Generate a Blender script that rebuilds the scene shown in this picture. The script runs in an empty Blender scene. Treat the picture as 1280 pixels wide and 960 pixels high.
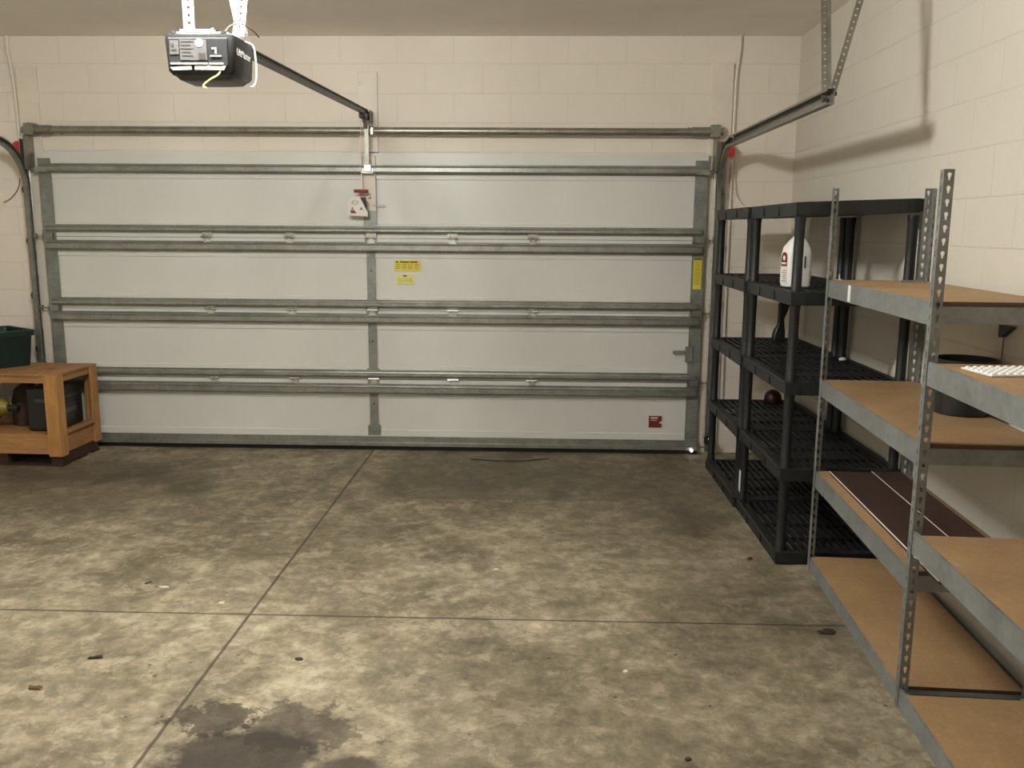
import bpy, bmesh, math, random
from mathutils import Vector, Matrix
random.seed(7)
S = bpy.context.scene
COL = S.collection
PI = math.pi

# ------------------------------------------------------------------ helpers
def lin(r, g, b):
    def f(c):
        c /= 255.0
        return c / 12.92 if c <= .04045 else ((c + .055) / 1.055) ** 2.4
    return (f(r), f(g), f(b), 1)

def tag(o, label=None, cat=None, group=None, kind=None):
    if label: o['label'] = label
    if cat: o['category'] = cat
    if group: o['group'] = group
    if kind: o['kind'] = kind
    return o

def empty(name, loc=(0, 0, 0), rz=0, label=None, cat=None, group=None, kind=None):
    o = bpy.data.objects.new(name, None)
    COL.objects.link(o)
    o.location = loc
    o.rotation_euler = (0, 0, rz)
    o.empty_display_size = .05
    return tag(o, label, cat, group, kind)

def build(name, bm, mat, parent=None, smooth=False, bevel=0, loc=None, label=None, cat=None, group=None, kind=None):
    """bm is in the local space of the parent (parents are only moved / turned about z)"""
    bmesh.ops.recalc_face_normals(bm, faces=bm.faces)
    me = bpy.data.meshes.new(name)
    bm.to_mesh(me)
    bm.free()
    if smooth:
        for p in me.polygons: p.use_smooth = True
    o = bpy.data.objects.new(name, me)
    for m in (mat if isinstance(mat, (list, tuple)) else [mat]):
        me.materials.append(m)
    COL.objects.link(o)
    if parent: o.parent = parent
    if loc: o.location = loc
    if bevel:
        b = o.modifiers.new('bevel', 'BEVEL')
        b.width = bevel; b.segments = 2; b.limit_method = 'ANGLE'; b.angle_limit = math.radians(35)
    if smooth:
        m = o.modifiers.new('en', 'EDGE_SPLIT'); m.split_angle = math.radians(40)
    return tag(o, label, cat, group, kind)

def copy_tree(o, parent=None):
    c = o.copy()
    COL.objects.link(c)
    if parent: c.parent = parent
    for ch in list(o.children):
        copy_tree(ch, c)
    return c

def B(): return bmesh.new()

def box(bm, x0, x1, y0, y1, z0, z1, mi=0):
    v = [bm.verts.new(p) for p in ((x0,y0,z0),(x1,y0,z0),(x1,y1,z0),(x0,y1,z0),(x0,y0,z1),(x1,y0,z1),(x1,y1,z1),(x0,y1,z1))]
    for f in ((0,1,2,3),(4,5,6,7),(0,1,5,4),(1,2,6,5),(2,3,7,6),(3,0,4,7)):
        fc = bm.faces.new([v[i] for i in f]); fc.material_index = mi
    return v

def prism(bm, pts, axis, a, b, closed=True, mi=0):
    """pts 2D polygon extruded along axis ('x': pts=(y,z); 'y': pts=(x,z); 'z': pts=(x,y))"""
    def mk(p, t):
        return {'x': (t, p[0], p[1]), 'y': (p[0], t, p[1]), 'z': (p[0], p[1], t)}[axis]
    va = [bm.verts.new(mk(p, a)) for p in pts]
    vb = [bm.verts.new(mk(p, b)) for p in pts]
    n = len(pts)
    for i in range(n if closed else n - 1):
        j = (i + 1) % n
        f = bm.faces.new((va[i], va[j], vb[j], vb[i])); f.material_index = mi
    if closed:
        f = bm.faces.new(va); f.material_index = mi
        f = bm.faces.new(vb[::-1]); f.material_index = mi

def thick(pts, t):
    """open polyline -> closed polygon of thickness t"""
    n = len(pts); out = []; inn = []
    for i, p in enumerate(pts):
        a = Vector(pts[max(i - 1, 0)]); b = Vector(pts[min(i + 1, n - 1)])
        d = (b - a).normalized(); nrm = Vector((-d.y, d.x))
        out.append(tuple(Vector(p) + nrm * t / 2)); inn.append(tuple(Vector(p) - nrm * t / 2))
    return out + inn[::-1]

def tube(bm, pts, r, seg=8, cap=True):
    pts = [Vector(p) for p in pts]
    rings = []
    up = None
    for i, p in enumerate(pts):
        d = (pts[min(i + 1, len(pts) - 1)] - pts[max(i - 1, 0)]).normalized()
        if up is None:
            up = Vector((0, 0, 1)) if abs(d.z) < .9 else Vector((1, 0, 0))
        u = d.cross(up).normalized(); w = u.cross(d).normalized(); up = w
        rr = r[i] if isinstance(r, (list, tuple)) else r
        rings.append([bm.verts.new(p + (u * math.cos(2*PI*k/seg) + w * math.sin(2*PI*k/seg)) * rr) for k in range(seg)])
    for a, b in zip(rings, rings[1:]):
        for k in range(seg):
            bm.faces.new((a[k], a[(k+1) % seg], b[(k+1) % seg], b[k]))
    if cap:
        bm.faces.new(rings[0]); bm.faces.new(rings[-1][::-1])

def lathe(bm, prof, c=(0, 0, 0), seg=24):
    rings = []
    for r, z in prof:
        rings.append([bm.verts.new((c[0] + r*math.cos(2*PI*k/seg), c[1] + r*math.sin(2*PI*k/seg), c[2] + z)) for k in range(seg)])
    for a, b in zip(rings, rings[1:]):
        for k in range(seg):
            bm.faces.new((a[k], a[(k+1) % seg], b[(k+1) % seg], b[k]))
    bm.faces.new(rings[0][::-1]); bm.faces.new(rings[-1])

def bez(p, n=16):
    """Catmull-Rom through points"""
    p = [Vector(q) for q in p]; out = []
    for i in range(len(p) - 1):
        a = p[max(i-1, 0)]; b = p[i]; c = p[i+1]; d = p[min(i+2, len(p)-1)]
        for k in range(n):
            t = k / n
            out.append(.5*((2*b) + (c-a)*t + (2*a-5*b+4*c-d)*t*t + (-a+3*b-3*c+d)*t**3))
    out.append(p[-1])
    return out

def sweep(bm, path, prof, side):
    """profile polygon (u,v) swept on a path in a plane; u along 'side', v along the in-plane normal"""
    side = Vector(side).normalized(); rings = []
    path = [Vector(p) for p in path]
    for i, p in enumerate(path):
        d = (path[min(i+1, len(path)-1)] - path[max(i-1, 0)]).normalized()
        nrm = side.cross(d).normalized()
        rings.append([bm.verts.new(p + side*u + nrm*v) for u, v in prof])
    n = len(prof)
    for a, b in zip(rings, rings[1:]):
        for k in range(n):
            bm.faces.new((a[k], a[(k+1) % n], b[(k+1) % n], b[k]))
    bm.faces.new(rings[0]); bm.faces.new(rings[-1][::-1])

def hole_shape(kind, n=12):
    pts = []
    for k in range(n):
        a = 2*PI*(k + .5)/n
        x, y = math.cos(a), math.sin(a)
        if kind == 'round': pts.append((.0055*x, .0055*y))
        elif kind == 'key':
            # round head at the top, narrow tail at the bottom
            if y > -.35: pts.append((.0066*x, .004 + .0066*y))
            else: pts.append((.0036*(1 if x > 0 else -1)*min(1, abs(x)*2.5), -.0135 if abs(x) < .5 else -.006))
        else: pts.append((.0036*x, .0105*y))
    return pts

def perf(bm, O, along, across, length, width, pitch, kind, t=.0022):
    """a flat perforated steel strip with real holes"""
    O = Vector(O); A = Vector(along).normalized(); W = Vector(across).normalized(); N = A.cross(W).normalized()
    n = max(1, int(length / pitch)); pitch = length / n
    H = hole_shape(kind); m = len(H)
    for i in range(n):
        zc = (i + .5)*pitch
        outer = []
        for k in range(m):
            a = 2*PI*(k + .5)/m; x, y = math.cos(a), math.sin(a)
            s = max(abs(x)/(width/2), abs(y)/(pitch/2))
            outer.append((x/s, y/s))
        # snap nearest to the corners
        for cx, cy in ((1,1),(-1,1),(1,-1),(-1,-1)):
            c = (cx*width/2, cy*pitch/2)
            j = min(range(m), key=lambda q: (outer[q][0]-c[0])**2 + (outer[q][1]-c[1])**2)
            outer[j] = c
        L = []
        for off in (0, t):
            vo = [bm.verts.new(O + W*(width/2 + p[0]) + A*(zc + p[1]) + N*off) for p in outer]
            vi = [bm.verts.new(O + W*(width/2 + p[0]) + A*(zc + p[1]) + N*off) for p in H]
            L.append((vo, vi))
        for vo, vi in L:
            for k in range(m):
                j = (k+1) % m
                bm.faces.new((vo[k], vo[j], vi[j], vi[k]))
        for k in range(m):
            j = (k+1) % m
            bm.faces.new((L[0][1][k], L[0][1][j], L[1][1][j], L[1][1][k]))
            bm.faces.new((L[0][0][k], L[0][0][j], L[1][0][j], L[1][0][k]))

def text(name, s, size, mat, parent, loc, rot, label=None):
    c = bpy.data.curves.new(name, 'FONT'); c.body = s; c.size = size; c.extrude = .0004
    c.align_x = 'CENTER'; c.align_y = 'CENTER'
    c.materials.append(mat)
    tmp = bpy.data.objects.new('tmp', c); COL.objects.link(tmp)
    bpy.context.view_layer.update()
    me = bpy.data.meshes.new_from_object(tmp.evaluated_get(bpy.context.evaluated_depsgraph_get()))
    bpy.data.objects.remove(tmp); bpy.data.curves.remove(c)
    o = bpy.data.objects.new(name, me); COL.objects.link(o)
    if not me.materials: me.materials.append(mat)
    o.parent = parent; o.location = loc; o.rotation_euler = rot
    if label: o['label'] = label
    return o

# ------------------------------------------------------------------ materials
def newmat(name):
    m = bpy.data.materials.new(name); m.use_nodes = True
    nt = m.node_tree; bs = nt.nodes['Principled BSDF']
    return m, nt, bs

class N:
    def __init__(s, nt): s.nt = nt
    def node(s, t, **k):
        n = s.nt.nodes.new(t)
        for a, v in k.items(): setattr(n, a, v)
        return n
    def link(s, a, b): s.nt.links.new(a, b)
    def pos(s): return s.node('ShaderNodeNewGeometry').outputs['Position']
    def obj(s): return s.node('ShaderNodeTexCoord').outputs['Object']
    def noise(s, co, scale, detail=4, rough=.6, dist=0, vscale=None):
        n = s.node('ShaderNodeTexNoise'); n.inputs['Scale'].default_value = scale
        n.inputs['Detail'].default_value = detail; n.inputs['Roughness'].default_value = rough
        n.inputs['Distortion'].default_value = dist
        if vscale:
            m = s.node('ShaderNodeMapping'); m.inputs['Scale'].default_value = vscale
            s.link(co, m.inputs['Vector']); co = m.outputs['Vector']
        s.link(co, n.inputs['Vector'])
        return n.outputs['Fac']
    def ramp(s, f, stops, interp='LINEAR'):
        r = s.node('ShaderNodeValToRGB'); e = r.color_ramp.elements
        r.color_ramp.interpolation = interp
        while len(e) < len(stops): e.new(.5)
        for el, (p, c) in zip(e, stops):
            el.position = p; el.color = c if len(c) == 4 else (*c, 1)
        s.link(f, r.inputs['Fac'])
        return r.outputs['Color']
    def mix(s, f, a, b, mode='MIX'):
        m = s.node('ShaderNodeMix', data_type='RGBA', blend_type=mode)
        for i, v in ((0, f), (6, a), (7, b)):
            if hasattr(v, 'is_linked'): s.link(v, m.inputs[i])
            else: m.inputs[i].default_value = v
        return m.outputs[2]
    def math(s, op, a, b=0.0, c=None, clamp=False):
        m = s.node('ShaderNodeMath', operation=op); m.use_clamp = clamp
        for i, v in enumerate((a, b) if c is None else (a, b, c)):
            if hasattr(v, 'is_linked'): s.link(v, m.inputs[i])
            else: m.inputs[i].default_value = v
        return m.outputs[0]
    def bump(s, h, strength, dist, bs):
        b = s.node('ShaderNodeBump'); b.inputs['Strength'].default_value = strength
        b.inputs['Distance'].default_value = dist
        s.link(h, b.inputs['Height']); s.link(b.outputs['Normal'], bs.inputs['Normal'])

W4 = (1, 1, 1, 1); K4 = (0, 0, 0, 1)

def plain(name, c, rough=.5, metal=0, var=.12, scale=14, bump=0, spec=None):
    m, nt, bs = newmat(name); n = N(nt)
    f = n.noise(n.obj(), scale, 5)
    lo = tuple(x*(1-var) for x in c[:3]) + (1,); hi = tuple(min(1, x*(1+var)) for x in c[:3]) + (1,)
    n.link(n.ramp(f, [(.3, lo), (.7, hi)]), bs.inputs['Base Color'])
    bs.inputs['Roughness'].default_value = rough; bs.inputs['Metallic'].default_value = metal
    if spec is not None: bs.inputs['Specular IOR Level'].default_value = spec
    if bump: n.bump(n.noise(n.obj(), scale*8, 3), bump, .002, bs)
    return m

def steel(name, c, rough=.42, metal=.75, scale=9):
    m, nt, bs = newmat(name); n = N(nt)
    co = n.obj()
    f = n.noise(co, scale, 6, .65)
    g = n.noise(co, scale*6, 3)
    f2 = n.math('ADD', n.math('MULTIPLY', f, .7), n.math('MULTIPLY', g, .3))
    lo = tuple(x*.72 for x in c[:3]) + (1,); hi = tuple(min(1, x*1.22) for x in c[:3]) + (1,)
    n.link(n.ramp(f2, [(.35, lo), (.65, hi)]), bs.inputs['Base Color'])
    bs.inputs['Metallic'].default_value = metal
    n.link(n.math('ADD', n.math('MULTIPLY', f, .25), rough - .12), bs.inputs['Roughness'])
    return m

def block_wall(name, axis, phase, z0, col):
    """painted concrete block, 0.4064 x 0.2032, running bond, joints locked to world position"""
    m, nt, bs = newmat(name); n = N(nt)
    p = n.pos(); sep = n.node('ShaderNodeSeparateXYZ'); n.link(p, sep.inputs[0])
    u = sep.outputs['X' if axis == 'x' else 'Y']; z = sep.outputs['Z']
    bl, co = .4064, .2032
    row = n.math('DIVIDE', n.math('SUBTRACT', z, z0), co)
    rf = n.math('FRACT', n.math('ADD', row, 100.0)); ri = n.math('FLOOR', n.math('ADD', row, 100.0))
    par = n.math('MODULO', ri, 2.0)
    uu = n.math('DIVIDE', n.math('SUBTRACT', u, phase), bl)
    uu = n.math('ADD', uu, n.math('MULTIPLY', par, .5))
    uf = n.math('FRACT', n.math('ADD', uu, 100.0))
    def edge(fr, w):   # 1 on the joint
        d = n.math('MINIMUM', fr, n.math('SUBTRACT', 1.0, fr))
        mr = n.node('ShaderNodeMapRange', interpolation_type='SMOOTHSTEP')
        mr.inputs['From Min'].default_value = 0; mr.inputs['From Max'].default_value = w
        mr.inputs['To Min'].default_value = 1; mr.inputs['To Max'].default_value = 0
        n.link(d, mr.inputs['Value']); return mr.outputs[0]
    jz = edge(rf, .028); ju = n.math('MULTIPLY', edge(uf, .014), .8)
    j = n.math('MAXIMUM', jz, ju)
    blot = n.noise(p, 1.3, 4)
    j = n.math('MULTIPLY', j, n.ramp(n.noise(p, 2.6, 3), [(.3, (.35,)*3), (.7, W4)]))
    fine = n.noise(p, 70, 3)
    base = n.ramp(blot, [(.3, tuple(x*.93 for x in col[:3])), (.7, col)])
    base = n.mix(n.math('MULTIPLY', j, .22), base, tuple(x*.45 for x in col[:3]) + (1,))
    base = n.mix(n.math('MULTIPLY', n.ramp(fine, [(.5, K4), (.8, W4)]), .10), base, tuple(x*.6 for x in col[:3]) + (1,))
    n.link(base, bs.inputs['Base Color'])
    bs.inputs['Roughness'].default_value = .62
    bs.inputs['Specular IOR Level'].default_value = .3
    h = n.math('ADD', n.math('MULTIPLY', j, -1.0), n.math('MULTIPLY', fine, .25))
    n.bump(h, .55, .004, bs)
    return m

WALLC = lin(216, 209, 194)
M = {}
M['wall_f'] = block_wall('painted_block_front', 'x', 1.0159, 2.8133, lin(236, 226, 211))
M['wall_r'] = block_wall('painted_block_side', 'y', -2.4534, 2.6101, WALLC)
M['ceil'] = plain('ceiling_paint', lin(246, 238, 228), .8, 0, .04, 2, .15)
M['trimw'] = plain('painted_wood_board', lin(228, 218, 202), .5, 0, .05, 6, .05)
M['door'] = plain('door_white_skin', lin(214, 213, 206), .42, 0, .03, 3, .04)
M['galv'] = steel('galvanised_steel', lin(150, 151, 143), .40, .7)
M['galvb'] = steel('bright_galvanised_steel', lin(205, 205, 200), .28, .8)
M['stile'] = steel('stile_steel', lin(140, 143, 136), .5, .55)
M['track'] = steel('track_steel', lin(146, 144, 134), .38, .7)
M['tubem'] = steel('torsion_tube_steel', lin(150, 146, 136), .35, .75)
M['rackm'] = steel('rack_grey_steel', lin(128, 130, 127), .48, .3, 5)
M['railb'] = steel('opener_rail_steel', lin(92, 90, 86), .4, .6)
M['rubber'] = plain('black_rubber', lin(22, 21, 20), .7)
M['resin'] = plain('black_resin', lin(23, 24, 25), .5, 0, .18, 25, .1)
M['black'] = plain('black_plastic', lin(30, 30, 30), .4)
M['dgrey'] = plain('dark_grey_plastic', lin(66, 66, 70), .35)
M['white'] = plain('white_plastic', lin(236, 234, 230), .35, 0, .02)
M['cream'] = plain('cream_wire', lin(225, 215, 190), .5)
M['yellow'] = plain('yellow_sticker', lin(222, 204, 70), .5, 0, .15, 60)
M['yellowp'] = plain('pale_yellow_sticker', lin(224, 218, 120), .5, 0, .12, 60)
M['yelwire'] = plain('yellow_wire', lin(236, 220, 120), .4)
M['red'] = plain('red_paint', lin(188, 40, 44), .45)
M['darkred'] = plain('dark_red', lin(120, 34, 28), .5)
M['brown'] = plain('brown_cord', lin(96, 66, 48), .6)
M['ink'] = plain('printed_ink', lin(40, 34, 30), .6)
M['paper'] = plain('paper_white', lin(226, 222, 212), .6, 0, .03)
M['teal'] = plain('dark_green_plastic', lin(12, 42, 38), .4, 0, .1, 6)
M['cap'] = plain('dark_cap', lin(46, 15, 14), .4)
M['led'], nt_, b_ = newmat('white_led')
b_.inputs['Emission Color'].default_value = (1, .97, .9, 1); b_.inputs['Emission Strength'].default_value = 6

def particle_board():
    m, nt, bs = newmat('particle_board'); n = N(nt); co = n.obj()
    f = n.noise(co, 3, 5); g = n.noise(co, 180, 2); h = n.noise(co, 45, 3, .7)
    c = n.ramp(f, [(.3, lin(144, 115, 80)), (.7, lin(170, 138, 98))])
    c = n.mix(n.math('MULTIPLY', n.ramp(g, [(.45, K4), (.7, W4)]), .35), c, lin(118, 92, 66))
    c = n.mix(n.math('MULTIPLY', n.ramp(h, [(.5, K4), (.8, W4)]), .3), c, lin(200, 172, 136))
    n.link(c, bs.inputs['Base Color']); bs.inputs['Roughness'].default_value = .6
    w = n.noise(co, 2.1, 6, .7, .2)
    n.link(n.mix(n.math('MULTIPLY', n.ramp(w, [(.62, K4), (.66, W4)]), .4), c, lin(92, 66, 42)), bs.inputs['Base Color'])
    n.bump(g, .2, .001, bs)
    return m
M['pb'] = particle_board()
M['pbedge'] = plain('particle_board_edge', lin(84, 62, 44), .8, 0, .2, 90)

def wood(name, c1, c2, vs):
    m, nt, bs = newmat(name); n = N(nt); co = n.obj()
    f = n.noise(co, 5, 6, .65, .6, vs); g = n.noise(co, 3, 3)
    c = n.ramp(f, [(.3, c1), (.68, c2)])
    c = n.mix(n.math('MULTIPLY', n.ramp(g, [(.4, K4), (.75, W4)]), .35), c, tuple(x*.6 for x in c1[:3]) + (1,))
    n.link(c, bs.inputs['Base Color']); bs.inputs['Roughness'].default_value = .6
    n.bump(f, .15, .002, bs)
    return m
M['oakx'] = wood('crate_wood_x', lin(146, 102, 58), lin(180, 136, 84), (1, 12, 12))
M['oaky'] = wood('crate_wood_y', lin(140, 97, 56), lin(174, 130, 80), (12, 1, 12))
M['oakz'] = wood('crate_wood_z', lin(150, 106, 56), lin(188, 140, 84), (12, 12, 1))
M['dark'] = wood('dark_laminate', lin(52, 36, 30), lin(72, 52, 42), (4, 1, 6))
M['pallet'] = wood('pallet_wood', lin(44, 28, 18), lin(66, 42, 28), (6, 2, 6))

def concrete():
    m, nt, bs = newmat('stained_concrete'); n = N(nt); p = n.pos()
    sep = n.node('ShaderNodeSeparateXYZ'); n.link(p, sep.inputs[0])
    X, Y = sep.outputs['X'], sep.outputs['Y']
    a = n.noise(p, 1.1, 6, .62, .15)
    b = n.noise(p, 3.4, 9, .74, .25)
    c = n.noise(p, 13, 7, .72, .15)
    d = n.noise(p, 60, 4, .7)
    s = n.math('ADD', n.math('MULTIPLY', a, .28), n.math('ADD', n.math('MULTIPLY', b, .34), n.math('MULTIPLY', c, .38)))
    col = n.ramp(s, [(.36, lin(66, 61, 49)), (.46, lin(112, 105, 89)), (.53, lin(142, 134, 116)), (.61, lin(180, 172, 154))])
    # wiped / scuffed pale edges
    e = n.noise(p, 6.0, 9, .76, .3)
    pale = n.ramp(e, [(.53, K4), (.575, W4), (.66, W4), (.72, K4)])
    col = n.mix(n.math('MULTIPLY', pale, .34), col, lin(188, 180, 162))
    e2 = n.noise(p, 2.6, 8, .74, .35)
    col = n.mix(n.math('MULTIPLY', n.ramp(e2, [(.53, K4), (.59, W4)]), .42), col, lin(88, 84, 70))
    # speckles
    v = n.node('ShaderNodeTexVoronoi'); v.inputs['Scale'].default_value = 11; n.link(p, v.inputs['Vector'])
    sp = n.ramp(v.outputs['Distance'], [(.06, W4), (.11, K4)])
    sel = n.ramp(n.noise(p, 3.1, 1), [(.55, K4), (.58, W4)])
    col = n.mix(n.math('MULTIPLY', n.math('MULTIPLY', sp, sel), .75), col, lin(44, 38, 30))
    v2 = n.node('ShaderNodeTexVoronoi'); v2.inputs['Scale'].default_value = 14; n.link(p, v2.inputs['Vector'])
    sp2 = n.ramp(v2.outputs['Distance'], [(.035, W4), (.05, K4)])
    sel2 = n.ramp(n.noise(p, 5.1, 1), [(.60, K4), (.62, W4)])
    col = n.mix(n.math('MULTIPLY', n.math('MULTIPLY', sp2, sel2), .7), col, lin(214, 208, 190))
    # located stains: (x, y, rx, ry, strength, noise scale)
    wob = n.noise(p, 7, 6, .75)
    wob2 = n.noise(p, 2.2, 5, .7)
    def stain(x, y, rx, ry, k, w, colr, soft=.35, amp=1.3):
        nonlocal col
        dx = n.math('DIVIDE', n.math('SUBTRACT', X, x), rx); dy = n.math('DIVIDE', n.math('SUBTRACT', Y, y), ry)
        r = n.math('SQRT', n.math('ADD', n.math('MULTIPLY', dx, dx), n.math('MULTIPLY', dy, dy)))
        r = n.math('ADD', r, n.math('MULTIPLY', n.math('SUBTRACT', w, .5), amp))
        mr = n.node('ShaderNodeMapRange', interpolation_type='SMOOTHSTEP')
        mr.inputs['From Min'].default_value = 1 - soft; mr.inputs['From Max'].default_value = 1 + soft
        mr.inputs['To Min'].default_value = k; mr.inputs['To Max'].default_value = 0
        n.link(r, mr.inputs['Value'])
        col = n.mix(mr.outputs[0], col, colr)
    dk = lin(36, 29, 23); dk2 = lin(70, 64, 50)
    stain(.31, -4.03, .25, .17, .88, wob, dk, .22)
    stain(.66, -4.06, .10, .06, .8, wob, dk, .3)
    stain(.15, -3.80, .15, .10, .75, wob, dk, .10, 3.6)
    stain(.45, -3.84, .22, .13, .6, wob, dk, .12, 3.8)
    stain(-.996, -1.109, .17, .13, .5, wob, dk2, .2, .5)
    stain(.23, -1.90, .30, .26, .35, wob, dk2, .2, 2.6)
    stain(-1.75, -1.25, 1.0, .55, .45, wob2, dk2, .6)
    stain(-1.9, -.75, .8, .35, .5, wob2, dk, .6)
    stain(2.15, -.95, .45, .75, .5, wob2, dk2, .5)
    stain(1.95, -1.65, .45, .25, .35, wob2, dk2, .5)
    stain(.75, -.75, .9, .45, .35, wob2, dk2, .6)
    stain(2.2, -2.75, .45, .9, .45, wob2, dk2, .7)
    stain(1.4, -3.75, .8, .5, .22, wob2, dk2, .7)
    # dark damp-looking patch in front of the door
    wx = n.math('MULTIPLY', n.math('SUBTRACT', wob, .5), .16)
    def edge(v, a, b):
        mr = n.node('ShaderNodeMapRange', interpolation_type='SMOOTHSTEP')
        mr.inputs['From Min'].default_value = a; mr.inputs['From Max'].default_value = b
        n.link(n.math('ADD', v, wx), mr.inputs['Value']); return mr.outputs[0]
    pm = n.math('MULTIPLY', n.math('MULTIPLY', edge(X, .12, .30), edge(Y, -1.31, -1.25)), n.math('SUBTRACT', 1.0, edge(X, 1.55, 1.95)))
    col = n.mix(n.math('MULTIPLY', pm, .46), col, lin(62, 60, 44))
    # saw-cut control joints
    jw = n.math('MULTIPLY', n.math('SUBTRACT', n.noise(p, 9, 3), .5), .008)
    d1 = n.math('ABSOLUTE', n.math('ADD', n.math('ADD', X, .005), jw))
    d2 = n.math('ABSOLUTE', n.math('ADD', n.math('ADD', Y, 2.98), jw))
    dj = n.math('MINIMUM', d1, d2)
    mr = n.node('ShaderNodeMapRange', interpolation_type='SMOOTHSTEP')
    mr.inputs['From Min'].default_value = .003; mr.inputs['From Max'].default_value = .0095
    mr.inputs['To Min'].default_value = 1; mr.inputs['To Max'].default_value = 0
    n.link(dj, mr.inputs['Value']); J = mr.outputs[0]
    col = n.mix(n.math('MULTIPLY', J, .78), col, lin(44, 38, 30))
    col = n.mix(1.0, col, (1.0, .955, .86, 1), 'MULTIPLY')
    n.link(col, bs.inputs['Base Color'])
    n.link(n.ramp(s, [(.35, (.5,)*3), (.65, (.72,)*3)]), bs.inputs['Roughness'])
    bs.inputs['Specular IOR Level'].default_value = .35
    h = n.math('SUBTRACT', n.math('ADD', n.math('MULTIPLY', d, .18), n.math('MULTIPLY', c, .35)), n.math('MULTIPLY', J, 1.6))
    n.bump(h, .5, .003, bs)
    return m
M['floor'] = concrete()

# ------------------------------------------------------------------ the room
XR, XL, YB, ZC = 3.049, -3.06, -8.6, 3.0
def struct(name, bm, mat, label, cat, **k):
    return build(name, bm, mat, None, label=label, cat=cat, kind='structure', **k)
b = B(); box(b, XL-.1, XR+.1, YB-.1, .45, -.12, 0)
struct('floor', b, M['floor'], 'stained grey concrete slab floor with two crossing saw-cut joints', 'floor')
b = B(); box(b, XL-.1, XR+.1, YB-.1, .3, ZC, ZC+.1)
struct('ceiling', b, M['ceil'], 'flat beige painted garage ceiling', 'ceiling')
b = B()
box(b, XL-.1, -2.40, 0, .2, 0, ZC); box(b, 2.40, XR+.1, 0, .2, 0, ZC); box(b, -2.40, 2.40, 0, .2, 2.165, ZC)
struct('wall_front', b, M['wall_f'], 'cream painted concrete block wall around the garage door opening', 'wall')
b = B(); box(b, XR, XR+.1, YB, 0, 0, ZC)
struct('wall_right', b, M['wall_r'], 'cream painted concrete block wall behind the shelving', 'wall')
b = B(); box(b, XL-.1, XL, YB, 0, 0, ZC)
struct('wall_left', b, M['wall_r'], 'cream painted concrete block wall on the left side', 'wall')
b = B(); box(b, XL-.1, XR+.1, YB-.1, YB, 0, ZC)
struct('wall_back', b, M['wall_f'], 'cream painted wall behind the viewer', 'wall')

# wooden mounting boards beside and above the door
b = B(); box(b, -2.555, -2.405, -.022, 0, 0, 2.785)
struct('trim_1', b, M['trimw'], 'cream painted upright board left of the garage door', 'trim', bevel=.003)
b = B(); box(b, 2.432, 2.588, -.022, 0, 0, 2.82)
struct('trim_2', b, M['trimw'], 'cream painted upright board right of the garage door', 'trim', bevel=.003)
b = B(); box(b, -.075, .062, -.022, 0, 2.20, 2.755)
box(b, -.072, -.040, -.026, -.022, 2.66, 2.695)
t = struct('trim_3', b, M['trimw'], 'short cream board above the door centre carrying the opener rail', 'trim', bevel=.003)
for (x, z) in ((-.058, 2.68),):
    b = B(); tube(b, [(x, -.026, z), (x, -.030, z)], .006); build('screw', b, M['galv'], t)

# ------------------------------------------------------------------ garage door
door = empty('door_1', (0, 0, 0), label='white sectional overhead garage door with galvanised struts, closed', cat='garage door', kind='structure')
ZJ = [.045, .542, 1.057, 1.585, 2.19]
X0, X1 = -2.425, 2.43
YF = -.058
for i in range(4):
    a, c = ZJ[i] + .0015, ZJ[i+1] - .0015
    prof = [(-.018, a), (YF, a), (YF, a+.100 if i else a+.105), (YF+.008, a+.103 if i else a+.108), (YF+.008, c-.141 if i < 3 else c-.185), (YF, c-.138 if i < 3 else c-.182), (YF, c), (-.018, c)]
    b = B(); prism(b, prof, 'x', X0, X1); build('door_panel', b, M['door'], door)
# sunken horizontal shadow joint
for z in ZJ[1:4]:
    b = B(); box(b, X0+.02, X1-.02, YF+.001, YF+.004, z-.0022, z+.0022); build('panel_joint', b, M['ink'], door)
# rubber seal and bottom angle
b = B(); box(b, X0, X1, YF-.010, YF+.030, 0.0, .036); build('bottom_seal', b, M['rubber'], door, bevel=.006)
b = B(); prism(b, thick([(YF-.003, .105), (YF-.003, .062), (YF-.035, .058), (YF-.035, .038), (YF-.003, .036)], .003), 'x', X0, X1)
build('bottom_angle', b, M['galv'], door)
# struts
def strut(z0, z1, xa, xb, d=.05):
    y = YF - .002; h = z1 - z0
    big = h > .055
    pts = [(y, z1), (y, z1-.010), (y-d*.62, z1-.013), (y-d*.70, z1-.020), (y-d, z1-.026 if big else z1-.022),
           (y-d, z0+.018), (y-d*.86, z0+.014), (y-d*.82, z0+.009), (y-.002, z0+.008), (y, z0)]
    b = B(); prism(b, thick(pts, .0028), 'x', xa, xb)
    return build('strut', b, M['galv'], door)
strut(2.040, 2.110, -2.40, 2.42, .055)
for zu, zl in (((1.618, 1.674), (1.484, 1.560)), ((1.078, 1.138), (.963, 1.036)), ((.557, .614), (.434, .510))):
    strut(*zu, -2.385, 2.395, .042); strut(*zl, -2.385, 2.40, .052)
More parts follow.
